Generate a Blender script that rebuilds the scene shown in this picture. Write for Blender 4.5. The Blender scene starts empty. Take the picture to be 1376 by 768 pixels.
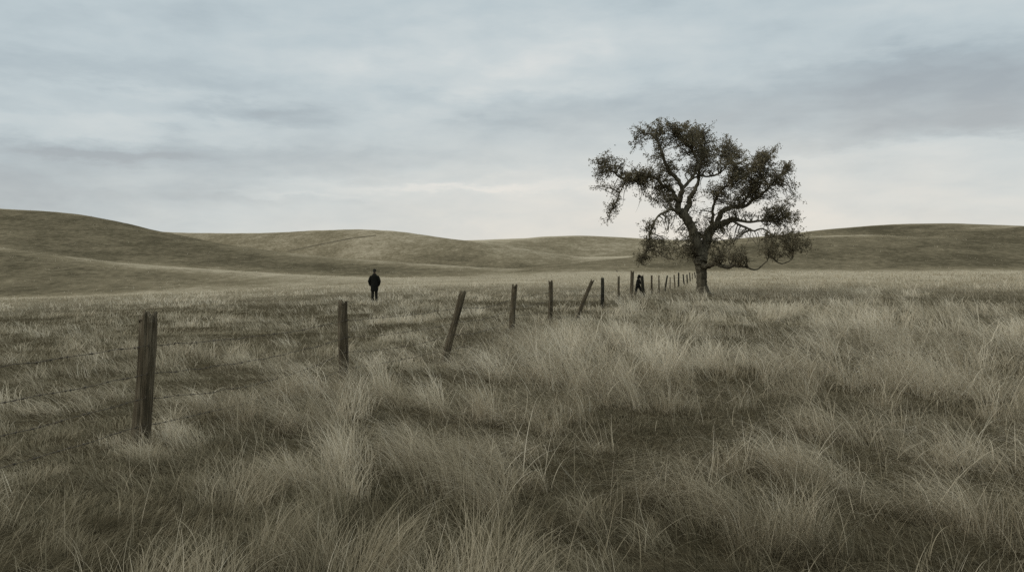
import bpy, bmesh, math, random
import numpy as np
from mathutils import Vector, Matrix

R = math.radians
rng = np.random.default_rng(7)
random.seed(11)
sc = bpy.context.scene
COL = sc.collection

# ------------------------------------------------------------------ camera
CAM_H, F = 1.55, 1100.0          # eye height, focal length in photo pixels (1376 wide)
PITCH = math.atan(14 / F)
cam_d = bpy.data.cameras.new('camera')
cam = bpy.data.objects.new('camera', cam_d)
COL.objects.link(cam)
cam.location = (0, 0, CAM_H)
cam.rotation_euler = (R(90) - PITCH, 0, 0)
cam_d.sensor_width = 36
cam_d.lens = F * 36 / 1376
cam_d.clip_start = 0.05
cam_d.clip_end = 12000
sc.camera = cam


def P(u, v, d):
    """point at depth d (metres ahead) seen at photo pixel (u, v)"""
    a = (u - 688) / F
    b = -(v - 384) / F
    fy, fz = math.cos(PITCH) + b * math.sin(PITCH), -math.sin(PITCH) + b * math.cos(PITCH)
    s = d / fy
    return Vector((a * s, d, CAM_H + fz * s))


# ------------------------------------------------------------------ helpers
def link(o, parent=None):
    COL.objects.link(o)
    if parent is not None:
        o.parent = parent
    return o


def tag(o, label=None, cat=None, group=None, kind=None):
    if label: o['label'] = label
    if cat: o['category'] = cat
    if group: o['group'] = group
    if kind: o['kind'] = kind
    return o


def empty(name, loc, rz=0.0):
    o = bpy.data.objects.new(name, None)
    o.empty_display_size = 0.2
    link(o)
    o.location = loc
    o.rotation_euler = (0, 0, rz)
    return o


class MB:
    """collects vertices and faces for one mesh object"""
    def __init__(self):
        self.v, self.f = [], []

    def rings(self, rings, cap=True):
        n = len(rings[0])
        b = len(self.v)
        for r in rings:
            self.v.extend(r)
        for i in range(len(rings) - 1):
            for j in range(n):
                k = (j + 1) % n
                self.f.append((b + i * n + j, b + i * n + k, b + (i + 1) * n + k, b + (i + 1) * n + j))
        if cap:
            self.f.append(tuple(b + j for j in reversed(range(n))))
            e = b + (len(rings) - 1) * n
            self.f.append(tuple(e + j for j in range(n)))

    def tube(self, pts, rad, n=8, cap=True):
        pts = [Vector(p) for p in pts]
        rings = []
        nrm = None
        for i, p in enumerate(pts):
            t = (pts[min(i + 1, len(pts) - 1)] - pts[max(i - 1, 0)])
            if t.length < 1e-9: t = Vector((0, 0, 1))
            t.normalize()
            if nrm is None:
                nrm = t.orthogonal().normalized()
            else:
                nrm = nrm - t * nrm.dot(t)
                nrm = nrm.normalized() if nrm.length > 1e-6 else t.orthogonal().normalized()
            bn = t.cross(nrm)
            r = rad[i] if hasattr(rad, '__len__') else rad
            rings.append([tuple(p + (nrm * math.cos(a) + bn * math.sin(a)) * r)
                          for a in (2 * math.pi * k / n for k in range(n))])
        self.rings(rings, cap)

    def ball(self, c, rx, ry, rz, n=12, m=8):
        rings = []
        for i in range(m + 1):
            a = -math.pi / 2 + math.pi * i / m
            s, h = max(math.cos(a), 0.02), math.sin(a)
            rings.append([(c[0] + rx * s * math.cos(2 * math.pi * k / n),
                           c[1] + ry * s * math.sin(2 * math.pi * k / n), c[2] + rz * h) for k in range(n)])
        self.rings(rings)

    def loft(self, secs, n=16):
        """secs: (cx, cy, z, rx, ry)"""
        self.rings([[(cx + rx * math.cos(2 * math.pi * k / n), cy + ry * math.sin(2 * math.pi * k / n), z)
                     for k in range(n)] for cx, cy, z, rx, ry in secs])

    def build(self, name, mat, parent=None, smooth=True):
        me = bpy.data.meshes.new(name)
        me.from_pydata([tuple(v) for v in self.v], [], self.f)
        me.validate()
        if smooth:
            me.polygons.foreach_set('use_smooth', [True] * len(me.polygons))
        me.materials.append(mat)
        me.update()
        return link(bpy.data.objects.new(name, me), parent)


def mesh_np(name, verts, quads, mat, attrs=None, smooth=False):
    me = bpy.data.meshes.new(name)
    nv, nq = len(verts), len(quads)
    me.vertices.add(nv)
    me.vertices.foreach_set('co', np.ascontiguousarray(verts, dtype=np.float32).ravel())
    me.loops.add(nq * 4)
    me.loops.foreach_set('vertex_index', np.ascontiguousarray(quads, dtype=np.int32).ravel())
    me.polygons.add(nq)
    me.polygons.foreach_set('loop_start', np.arange(0, nq * 4, 4, dtype=np.int32))
    if smooth:
        me.polygons.foreach_set('use_smooth', np.ones(nq, dtype=bool))
    for k, a in (attrs or {}).items():
        at = me.attributes.new(k, 'FLOAT', 'POINT')
        at.data.foreach_set('value', np.ascontiguousarray(a, dtype=np.float32))
    me.materials.append(mat)
    me.update(calc_edges=True)
    return link(bpy.data.objects.new(name, me))


def hash2(ix, iy, s=0):
    h = (ix.astype(np.int64) * 374761393 + iy.astype(np.int64) * 668265263 + s * 1442695041) & 0xFFFFFFFF
    h = ((h ^ (h >> 13)) * 1274126177) & 0xFFFFFFFF
    h = ((h ^ (h >> 16)) * 2246822519) & 0xFFFFFFFF
    return ((h ^ (h >> 15)) & 0xFFFFFF) / float(0xFFFFFF)


def vnoise(x, y, s=0):
    x = np.asarray(x, float); y = np.asarray(y, float)
    ix, iy = np.floor(x), np.floor(y)
    fx, fy = x - ix, y - iy
    fx = fx * fx * (3 - 2 * fx); fy = fy * fy * (3 - 2 * fy)
    a, b = hash2(ix, iy, s), hash2(ix + 1, iy, s)
    c, d = hash2(ix, iy + 1, s), hash2(ix + 1, iy + 1, s)
    return (a * (1 - fx) + b * fx) * (1 - fy) + (c * (1 - fx) + d * fx) * fy


def fbm(x, y, s=0, o=3):
    v, a, t = 0, 1.0, 0
    for i in range(o):
        v = v + a * vnoise(np.asarray(x) * 2 ** i + 17.3 * i, np.asarray(y) * 2 ** i - 9.1 * i, s + i)
        t += a; a *= 0.5
    return v / t


def sstep(a, b, x):
    t = np.clip((x - a) / (b - a), 0, 1)
    return t * t * (3 - 2 * t)


# ------------------------------------------------------------------ materials
class NT:
    def __init__(self, nt):
        self.nt = nt

    def n(self, typ, **kw):
        nd = self.nt.nodes.new(typ)
        for k, v in kw.items():
            setattr(nd, k, v)
        return nd

    def l(self, a, b):
        self.nt.links.new(a, b)

    def setin(self, sock, v):
        if isinstance(v, bpy.types.NodeSocket):
            self.l(v, sock)
        else:
            sock.default_value = v

    def math(self, op, a, b=0.0, clamp=False):
        nd = self.n('ShaderNodeMath', operation=op, use_clamp=clamp)
        self.setin(nd.inputs[0], a); self.setin(nd.inputs[1], b)
        return nd.outputs[0]

    def ramp(self, fac, stops):
        nd = self.n('ShaderNodeValToRGB')
        el = nd.color_ramp.elements
        while len(el) < len(stops): el.new(0.5)
        for e, (p, c) in zip(el, stops):
            e.position = p
            e.color = (*c, 1)
        self.l(fac, nd.inputs[0])
        return nd.outputs[0]

    def noise(self, vec, scale, detail=4, rough=0.55, dist=0.0):
        nd = self.n('ShaderNodeTexNoise')
        self.l(vec, nd.inputs['Vector'])
        nd.inputs['Scale'].default_value = scale
        nd.inputs['Detail'].default_value = detail
        nd.inputs['Roughness'].default_value = rough
        nd.inputs['Distortion'].default_value = dist
        return nd.outputs['Fac']

    def scale(self, vec, s):
        nd = self.n('ShaderNodeVectorMath', operation='MULTIPLY')
        self.l(vec, nd.inputs[0]); nd.inputs[1].default_value = s
        return nd.outputs[0]

    def mix(self, f, a, b, mode='MIX'):
        nd = self.n('ShaderNodeMix', data_type='RGBA', blend_type=mode)
        self.setin(nd.inputs[0], f)
        self.setin(nd.inputs[6], a if isinstance(a, bpy.types.NodeSocket) else (*a, 1))
        self.setin(nd.inputs[7], b if isinstance(b, bpy.types.NodeSocket) else (*b, 1))
        return nd.outputs[2]


def new_mat(name):
    m = bpy.data.materials.new(name)
    m.use_nodes = True
    m.node_tree.nodes.clear()
    t = NT(m.node_tree)
    out = t.n('ShaderNodeOutputMaterial')
    return m, t, out


def principled(t, out, col, rough=0.9, spec=0.2, bump=None, bstr=0.5, bdist=0.01):
    p = t.n('ShaderNodeBsdfPrincipled')
    t.setin(p.inputs['Base Color'], col if isinstance(col, bpy.types.NodeSocket) else (*col, 1))
    p.inputs['Roughness'].default_value = rough
    p.inputs['Specular IOR Level'].default_value = spec
    if bump is not None:
        b = t.n('ShaderNodeBump')
        b.inputs['Strength'].default_value = bstr
        b.inputs['Distance'].default_value = bdist
        t.l(bump, b.inputs['Height'])
        t.l(b.outputs[0], p.inputs['Normal'])
    t.l(p.outputs[0], out.inputs['Surface'])
    return p


def mat_simple(name, c1, c2, scale, rough=0.9, spec=0.15, stretch=(1, 1, 1), bstr=0.4, bdist=0.01):
    m, t, out = new_mat(name)
    tc = t.n('ShaderNodeTexCoord')
    v = t.scale(tc.outputs['Object'], stretch)
    n = t.noise(v, scale, 5, 0.6)
    c = t.ramp(n, [(0.3, c1), (0.7, c2)])
    principled(t, out, c, rough, spec, n, bstr, bdist)
    return m


def mat_ground():
    m, t, out = new_mat('dry_grassland')
    geo = t.n('ShaderNodeNewGeometry')
    pos = geo.outputs['Position']
    at = t.n('ShaderNodeAttribute', attribute_name='sward')
    n1 = t.noise(pos, 0.02, 4, 0.6)
    n2 = t.noise(t.scale(pos, (0.5, 0.5, 1.5)), 0.22, 7, 0.72, 0.4)
    n3 = t.noise(t.scale(pos, (0.6, 0.6, 1.6)), 0.95, 6, 0.78)
    a = t.math('ADD', t.math('MULTIPLY', n1, 0.25), t.math('MULTIPLY', n2, 0.33))
    a = t.math('ADD', a, t.math('MULTIPLY', n3, 0.42))
    dr = t.n('ShaderNodeAttribute', attribute_name='hill_light_tone')
    a = t.math('ADD', a, t.math('MULTIPLY', t.math('SUBTRACT', dr.outputs['Fac'], .47), .26))
    hill = t.ramp(a, [(0.35, (0.085, 0.071, 0.044)), (0.5, (0.205, 0.168, 0.107)), (0.65, (0.41, 0.345, 0.243))])
    n4 = t.noise(pos, 6.0, 5, 0.65)
    soil = t.ramp(n4, [(0.3, (0.035, 0.028, 0.016)), (0.7, (0.09, 0.072, 0.043))])
    col = t.mix(at.outputs['Fac'], soil, hill)
    hgt = t.math('ADD', t.math('MULTIPLY', n3, 1.0), t.math('MULTIPLY', n2, 1.2))
    principled(t, out, col, 1.0, 0.0, hgt, 0.7, 0.35)
    return m


def mat_grass():
    m, t, out = new_mat('dry_straw')
    at = t.n('ShaderNodeAttribute', attribute_name='tint')
    col = t.ramp(at.outputs['Fac'], [(0.0, (0.062, 0.052, 0.029)), (0.3, (0.230, 0.191, 0.121)),
                                     (0.65, (0.480, 0.404, 0.281)), (1.0, (0.71, 0.62, 0.47))])
    d = t.n('ShaderNodeBsdfDiffuse'); t.l(col, d.inputs[0])
    tr = t.n('ShaderNodeBsdfTranslucent'); t.l(col, tr.inputs[0])
    g = t.n('ShaderNodeMixShader'); g.inputs[0].default_value = 0.3
    t.l(d.outputs[0], g.inputs[1]); t.l(tr.outputs[0], g.inputs[2])
    t.l(g.outputs[0], out.inputs['Surface'])
    return m


def mat_leaf():
    m, t, out = new_mat('oak_leaf')
    at = t.n('ShaderNodeAttribute', attribute_name='tint')
    col = t.ramp(at.outputs['Fac'], [(0.0, (0.060, 0.051, 0.031)), (0.5, (0.17, 0.142, 0.088)),
                                     (0.85, (0.275, 0.23, 0.147)), (1.0, (0.36, 0.30, 0.195))])
    d = t.n('ShaderNodeBsdfDiffuse'); t.l(col, d.inputs[0])
    tr = t.n('ShaderNodeBsdfTranslucent'); t.l(col, tr.inputs[0])
    g = t.n('ShaderNodeMixShader'); g.inputs[0].default_value = 0.35
    t.l(d.outputs[0], g.inputs[1]); t.l(tr.outputs[0], g.inputs[2])
    t.l(g.outputs[0], out.inputs['Surface'])
    return m


def mat_wood(name, dark, mid, light):
    m, t, out = new_mat(name)
    tc = t.n('ShaderNodeTexCoord')
    oi = t.n('ShaderNodeObjectInfo')
    off = t.n('ShaderNodeVectorMath', operation='ADD')
    t.l(tc.outputs['Object'], off.inputs[0])
    sc_ = t.n('ShaderNodeVectorMath', operation='SCALE')
    sc_.inputs[0].default_value = (13, 7, 5)
    t.l(oi.outputs['Random'], sc_.inputs['Scale'])
    t.l(sc_.outputs[0], off.inputs[1])
    v = off.outputs[0]
    fine = t.noise(t.scale(v, (1, 1, 0.035)), 90, 4, 0.6, 0.3)
    blot = t.noise(t.scale(v, (1, 1, 0.3)), 9, 4, 0.6)
    a = t.math('ADD', t.math('MULTIPLY', fine, 0.6), t.math('MULTIPLY', blot, 0.4))
    col = t.ramp(a, [(0.33, dark), (0.5, mid), (0.66, light)])
    principled(t, out, col, 0.92, 0.12, fine, 0.9, 0.012)
    return m


M_GROUND, M_GRASS, M_LEAF = mat_ground(), mat_grass(), mat_leaf()
M_WOOD = mat_wood('weathered_wood', (0.024, 0.019, 0.011), (0.098, 0.077, 0.048), (0.225, 0.185, 0.125))
M_WOODD = mat_wood('dark_weathered_wood', (0.010, 0.009, 0.006), (0.03, 0.027, 0.018), (0.07, 0.062, 0.043))
M_BARK = mat_simple('oak_bark', (0.045, 0.038, 0.025), (0.17, 0.145, 0.10), 7, 0.95, 0.1, (1, 1, 0.35), 0.9, 0.05)
M_WIRE = mat_simple('rusty_wire', (0.045, 0.036, 0.024), (0.10, 0.078, 0.053), 40, 0.7, 0.3)
M_COAT = mat_simple('dark_wool', (0.008, 0.008, 0.006), (0.018, 0.017, 0.013), 30, 0.95, 0.1)
M_TROUS = mat_simple('dark_cloth', (0.016, 0.015, 0.011), (0.036, 0.033, 0.024), 30, 0.95, 0.1)
M_SKIN = mat_simple('skin', (0.24, 0.15, 0.105), (0.32, 0.2, 0.145), 12, 0.6, 0.3, bstr=0.05)
M_HAIR = mat_simple('grey_brown_hair', (0.03, 0.025, 0.018), (0.08, 0.07, 0.055), 60, 0.8, 0.2)
M_HAT = mat_simple('felt', (0.02, 0.019, 0.014), (0.045, 0.042, 0.031), 40, 0.95, 0.1)
M_BOOT = mat_simple('leather', (0.012, 0.01, 0.007), (0.03, 0.024, 0.017), 20, 0.6, 0.3)
M_BIRD = mat_simple('dark_feathers', (0.012, 0.011, 0.009), (0.04, 0.036, 0.028), 60, 0.8, 0.2)
M_TRACK = mat_simple('worn_track', (0.085, 0.071, 0.046), (0.19, 0.157, 0.105), 0.25, 1.0, 0.0, bstr=0.2)

# ------------------------------------------------------------------ terrain
UG = np.arange(-1000, 2400, 4.0)


def curve(pts, sig=10):
    """pixel profile -> smooth array on UG"""
    x, y = zip(*pts)
    a = np.interp(UG, x, y)
    k = int(sig * 3 / 4)
    w = np.exp(-0.5 * (np.arange(-k, k + 1) * 4 / sig) ** 2); w /= w.sum()
    return np.convolve(np.pad(a, k, mode='edge'), w, mode='valid')


def z_of(v, d):
    b = -(v - 384) / F
    return CAM_H + d * (-math.sin(PITCH) + b * math.cos(PITCH)) / (math.cos(PITCH) + b * math.sin(PITCH))


rows_d, rows_z = [], []


def row(d, z):
    rows_d.append(np.broadcast_to(np.asarray(d, float), UG.shape).copy())
    rows_z.append(np.broadcast_to(np.asarray(z, float), UG.shape).copy())


row(0, 0); row(8, 0)
row(14, curve([(0, -.03), (700, .06), (1376, .05)], 40))
row(25, curve([(0, -.2), (500, .0), (700, .2), (1376, .25)], 40))
row(46, curve([(-200, -.55), (0, -.45), (300, -.05), (503, .14), (700, .3), (943, .43), (1376, .5)], 40))
row(75, curve([(-200, -.8), (0, -.72), (300, -.1), (503, .3), (700, .55), (943, .68), (1376, .8)], 40))
row(115, curve([(-200, -2.2), (0, -1.9), (300, -.5), (503, .6), (700, 1.1), (933, 1.12), (1376, 1.5)], 40))
yR1 = curve([(-1000, 322), (-300, 322), (0, 332.6), (76, 343), (146, 351), (220, 357), (305, 363), (420, 369.5),
             (520, 373), (600, 372), (800, 368), (1000, 366.5), (1376, 367), (2400, 367)], 14)
dR1 = curve([(-1000, 175), (0, 165), (500, 150), (2400, 150)], 40)
yRA = curve([(-1000, 270), (-300, 272), (0, 281), (60, 284), (110, 289), (165, 299.5), (210, 310), (305, 329),
             (380, 340), (470, 348), (570, 355), (690, 360.5), (780, 352), (880, 342), (960, 330), (1081, 318),
             (1171, 315.7), (1247, 319), (1290, 321.5), (1376, 329), (1500, 342), (2400, 346)], 9)
dRA = curve([(-1000, 340), (0, 330), (250, 300), (690, 225), (880, 240), (1100, 270), (1376, 250), (2400, 250)], 60)
yRB = curve([(-1000, 345), (690, 366), (1081, 324), (1230, 322), (1256, 317.5), (1308, 309.5), (1376, 303), (1500, 296), (2400, 300)], 9)
dRB = dRA + 75
yRC = curve([(-1000, 306), (0, 312), (207, 310), (290, 313.5), (380, 312.5), (430, 309.5), (482, 308), (533, 310.5),
             (583, 317), (630, 323), (690, 331), (743, 341), (780, 346), (850, 344), (930, 328), (984, 321), (1078, 312),
             (1141, 305.7), (1202, 301), (1250, 299.7), (1287, 300), (1332, 302), (1376, 304), (1500, 309), (2400, 312)], 9)
dRC = dRB + 110
yRD = curve([(-1000, 330), (500, 327), (580, 324.5), (640, 323), (700, 320.3), (735, 318), (777, 317), (830, 318.5),
             (880, 321.5), (940, 324), (1000, 324), (1100, 328), (2400, 330)], 10)
dRD = dRC + 190
row(dR1, z_of(yR1, dR1))
pd, py = dR1, yR1
for dd, yy in ((dRA, yRA), (dRB, yRB), (dRC, yRC), (dRD, yRD)):
    dv = pd + (dd - pd) * 0.36
    dip = 5 if pd is not dR1 else 5 - 6.5 * sstep(520, 800, UG)
    row(dv, z_of(np.maximum(py, yy) + dip, dv))
    row(dd, z_of(yy, dd))
    pd, py = dd, yy
row(dRD + 260, z_of(curve([(0, 350), (1, 350)]), dRD + 260))
row(4000, -60)
RD_, RZ_ = np.array(rows_d), np.array(rows_z)
h_ = np.diff(RD_, axis=0)
dl_ = np.diff(RZ_, axis=0) / h_
SL_ = np.zeros_like(RZ_)
for i in range(1, len(RZ_) - 1):
    a, b = dl_[i - 1], dl_[i]
    ok = a * b > 0
    w1, w2 = 2 * h_[i] + h_[i - 1], h_[i] + 2 * h_[i - 1]
    with np.errstate(divide='ignore', invalid='ignore'):
        s = (w1 + w2) / (w1 / a + w2 / b)
    SL_[i] = np.where(ok, s, 0)


def zfun(x, y, micro=True):
    x = np.asarray(x, float); y = np.asarray(y, float)
    ang = np.clip(np.arctan2(x, y), R(-52), R(52))
    r = np.hypot(x, y)
    d = np.clip(r * np.cos(ang), 0, 3999)
    u = 688 + F * np.tan(ang)
    fi = np.clip((u - UG[0]) / 4.0, 0, len(UG) - 1.001)
    i0 = fi.astype(int); fr = fi - i0
    z = np.zeros_like(d)
    lerp = lambda A: A[i0] * (1 - fr) + A[i0 + 1] * fr
    for k in range(len(RD_) - 1):
        d0, d1 = lerp(RD_[k]), lerp(RD_[k + 1])
        m = (d >= d0) & (d < d1)
        if not m.any(): continue
        hh = d1 - d0
        t = np.clip((d - d0) / hh, 0, 1)
        z0, z1, s0, s1 = lerp(RZ_[k]), lerp(RZ_[k + 1]), lerp(SL_[k]), lerp(SL_[k + 1])
        zz = ((2 * t ** 3 - 3 * t ** 2 + 1) * z0 + (t ** 3 - 2 * t ** 2 + t) * hh * s0
              + (-2 * t ** 3 + 3 * t ** 2) * z1 + (t ** 3 - t ** 2) * hh * s1)
        z = np.where(m, zz, z)
    if micro:
        z = z + 0.16 * (fbm(x * 0.55, y * 0.55, 3) - 0.5) * sstep(1, 5, r) * (1 - 0.5 * sstep(30, 80, r))
        z = z + 1.1 * (fbm(x * 0.035, y * 0.035, 5) - 0.5) * sstep(130, 260, r)
    return z


def gz(x, y):
    return float(zfun(np.array([x]), np.array([y]))[0])


angs = np.concatenate([np.linspace(-180, -48, 90, endpoint=False), np.linspace(-48, 48, 760, endpoint=False),
                       np.linspace(48, 180, 90, endpoint=False)])
rad = np.concatenate([[0.0], np.geomspace(0.6, 150, 230), np.geomspace(153, 900, 150), np.geomspace(930, 3800, 20)])
A, RR = np.meshgrid(np.radians(angs), rad)
gx, gy = RR * np.sin(A), RR * np.cos(A)
gzv = zfun(gx, gy)
na, nr = len(angs), len(rad)
ii, jj = np.meshgrid(np.arange(nr - 1), np.arange(na), indexing='ij')
j2 = (jj + 1) % na
quads = np.stack([ii * na + jj, (ii + 1) * na + jj, (ii + 1) * na + j2, ii * na + j2], -1).reshape(-1, 4)
sward = sstep(35, 100, RR).ravel()
e_ = 2.0
slope = np.hypot(zfun(gx + e_, gy, False) - zfun(gx - e_, gy, False), zfun(gx, gy + e_, False) - zfun(gx, gy - e_, False)) / (2 * e_)
fold = fbm(gx * .012 + 3, gy * .012, 131, 3)
hill_light_tone = (1 - sstep(.0, .19, slope) + .55 * sstep(330, 430, RR) * (1 - .6 * sstep(.25, .42, np.arctan2(gx, gy))) + .5 * (fold - .5)).ravel()      # shade on steep faces and brighter far hills painted into the colour
ground = mesh_np('ground', np.stack([gx, gy, gzv], -1).reshape(-1, 3), quads, M_GROUND, {'sward': sward, 'hill_light_tone': hill_light_tone}, True)
tag(ground, 'rolling dry grassland with low bare hills', None, None, 'structure')

# worn track slanting up the middle hill
def surf(u, v):
    """ground point seen at pixel (u, v) at hill distance"""
    ds = np.linspace(240, 600, 1500)
    a = (u - 688) / F
    z = zfun(a * ds, ds)
    pz = z_of(v, ds)
    k = np.argmax(z > pz)
    return Vector((a * ds[k], ds[k], z[k]))


tp = [surf(u, v) for u, v in zip(np.linspace(384, 508, 40), np.interp(np.linspace(384, 508, 40),
      [384, 400, 430, 470, 508], [338, 335, 328.5, 320.5, 316]))]
tp = [sum((tp[max(0, min(len(tp) - 1, i + k))] for k in range(-3, 4)), Vector()) / 7 for i in range(len(tp))]
mb = MB()
for i, p in enumerate(tp):
    for s in (-1, 1):
        x, y = p.x, p.y + s * 0.55
        mb.v.append((x, y, gz(x, y) + 0.06))
for i in range(len(tp) - 1):
    mb.f.append((2 * i, 2 * i + 2, 2 * i + 3, 2 * i + 1))
tag(mb.build('path', M_TRACK), 'worn dark track slanting up the middle hill', None, None, 'structure')

# ------------------------------------------------------------------ fence posts
# top pixel, base pixel, depth, width (m), material, label
POSTS = [
    ((199, 420.5), (190, 592), 7.5, .150, 'w', 'nearest thick weathered fence post with deep vertical splits, wires stapled to it'),
    ((462, 404), (460.5, 508), 12.2, .150, 'w', 'upright grey fence post with split notched top, below the standing person'),
    ((621.5, 391), (600, 479), 14.2, .125, 'w', 'thick fence post leaning right with a shadowed dark side'),
    ((691, 382.5), (688, 445), 20.6, .140, 'w', 'grey fence post leaning very slightly right, just beyond the thick leaning post'),
    ((739.5, 377), (739.5, 438), 22.4, .125, 'w', 'upright pale topped fence post before the steeply leaning one'),
    ((796.5, 376), (776, 425), 25.0, .115, 'w', 'most steeply leaning fence post, thin and tipped right'),
    ((809.5, 373), (809.5, 412), 31.6, .135, 'd', 'upright dark fence post right behind the steeply leaning thin one'),
    ((831.5, 370.5), (831, 404.5), 37.5, .095, 'w', 'thin upright fence post with a tiny bird above it'),
    ((850, 363.7), (848, 400.5), 43.0, .190, 'w', 'tallest of the distant fence posts, left of the small dark figure'),
    ((862.3, 369.8), (864.8, 399), 44.5, .175, 'd', 'nearly black fence post with flared base, touched by the small figure'),
    ((875.5, 369.5), (875.7, 396), 48.0, .115, 'w', 'straight upright fence post just right of the nearly black one'),
    ((885.6, 369.5), (885.4, 393), 51.0, .085, 'w', 'thin upright fence post left of the dark slanting one'),
    ((897, 370), (892.5, 394), 53.0, .105, 'd', 'dark slanting fence post in the line left of the oak trunk'),
    ((900.5, 372), (900.3, 389), 58.0, .075, 'w', 'shortest thinnest fence post, just right of the dark slanting one'),
    ((905.7, 369), (907, 387), 62.0, .105, 'w', 'fence post tipped slightly left, between the thinnest post and a taller dark one'),
    ((912, 366), (911.7, 385), 66.0, .125, 'd', 'tall dark fence post standing midway between slanting post and oak trunk'),
    ((918, 368.5), (919.3, 383.3), 76.0, .125, 'd', 'first of two close dark posts left of the oak trunk'),
    ((923, 368.5), (923.8, 383.5), 79.0, .130, 'd', 'second of two close dark posts left of the oak trunk'),
    ((926.5, 366.3), (927.5, 378.5), 95.0, .130, 'd', 'third fence post from the oak trunk, far down the line'),
    ((930.3, 367), (930.7, 377.5), 106.0, .115, 'w', 'second fence post from the oak trunk, far down the line'),
    ((933.3, 365.5), (934.5, 375), 118.0, .150, 'd', 'farthest fence post, almost touching the oak trunk edge'),
]


def make_post(i, top, base, d, w, mat, label):
    bt, tt = P(*base, d), P(*top, d)
    g = gz(bt.x, bt.y)
    axis = (tt - bt)
    # carry the axis down into the soil
    s = (g - 0.12 - bt.z) / axis.z
    foot = bt + axis * s
    ht = (tt - foot).length
    rr = random.Random(100 + i)
    near = d < 30
    n, m = (40, 46) if near else (14, 14)
    ph = [rr.uniform(0, 6.28) for _ in range(8)]
    groove = [(rr.uniform(0, 6.28), rr.uniform(.05, .13), rr.uniform(.10, .30), rr.uniform(-.25, .25)) for _ in range(9)]
    sq = rr.uniform(2.6, 3.6)
    rings = []
    lean_top = rr.uniform(-.25, .25)
    for j in range(m + 1):
        t = j / m
        z = t * ht
        r0 = w / 2 * (1.10 - 0.14 * t + 0.04 * math.sin(t * 7 + ph[0]))
        if mat == 'd' and i == 9: r0 *= 1 + 1.0 * max(0, .42 - t) ** 1.3
        ring = []
        for k in range(n):
            a = 2 * math.pi * k / n
            c, s_ = math.cos(a), math.sin(a)
            rsq = 1.0 / (abs(c) ** sq + abs(s_) ** sq) ** (1 / sq) * 0.92
            q = rsq + 0.05 * math.sin(3 * a + ph[1] + t * 1.5) + 0.03 * math.sin(5 * a + ph[2] - t * 2)
            if near:
                for ga, gw, gd, dr in groove:
                    da = (a - ga - dr * t + math.pi) % (2 * math.pi) - math.pi
                    q -= gd * math.exp(-(da / gw) ** 2) * (0.35 + 0.65 * abs(math.sin(t * 3.1 + ga * 3)) + 0.4 * t * t)
                q += 0.02 * math.sin(11 * a + 9 * t + ph[3]) + rr.uniform(-.012, .012)
            zz = z
            if j == m or (near and j == m - 1):
                zz += w * (0.22 * math.sin(2 * a + ph[4]) + 0.16 * math.sin(5 * a + ph[5]) + 0.6 * lean_top * c) - w * .15
                if near: zz += w * rr.uniform(-.12, .10)
                if j == m - 1: zz -= ht / m * .4
            bx = 0.012 * math.sin(t * 4 + ph[6]) * (1 if near else .5)
            ring.append((r0 * q * c + bx, r0 * q * s_, zz))
        rings.append(ring)
    mb = MB()
    mb.rings(rings, cap=False)
    # sunken end grain
    b = len(mb.v)
    e = b - n
    mb.v.append((0, 0, ht - w * .30))
    for k in range(n):
        mb.f.append((e + k, e + (k + 1) % n, b))
    o = mb.build('fence_post', M_WOODD if mat == 'd' else M_WOOD)
    o.location = foot
    up = (tt - foot).normalized()
    q = Vector((0, 0, 1)).rotation_difference(up)
    o.rotation_mode = 'QUATERNION'
    o.rotation_quaternion = q @ Matrix.Rotation(rr.uniform(-.5, .5), 3, 'Z').to_quaternion()
    tag(o, label, 'fence post', 'weathered posts of the wire fence')
    return o, foot, tt, up


posts = [make_post(i, *p) for i, p in enumerate(POSTS)]
bpy.context.view_layer.update()

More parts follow.
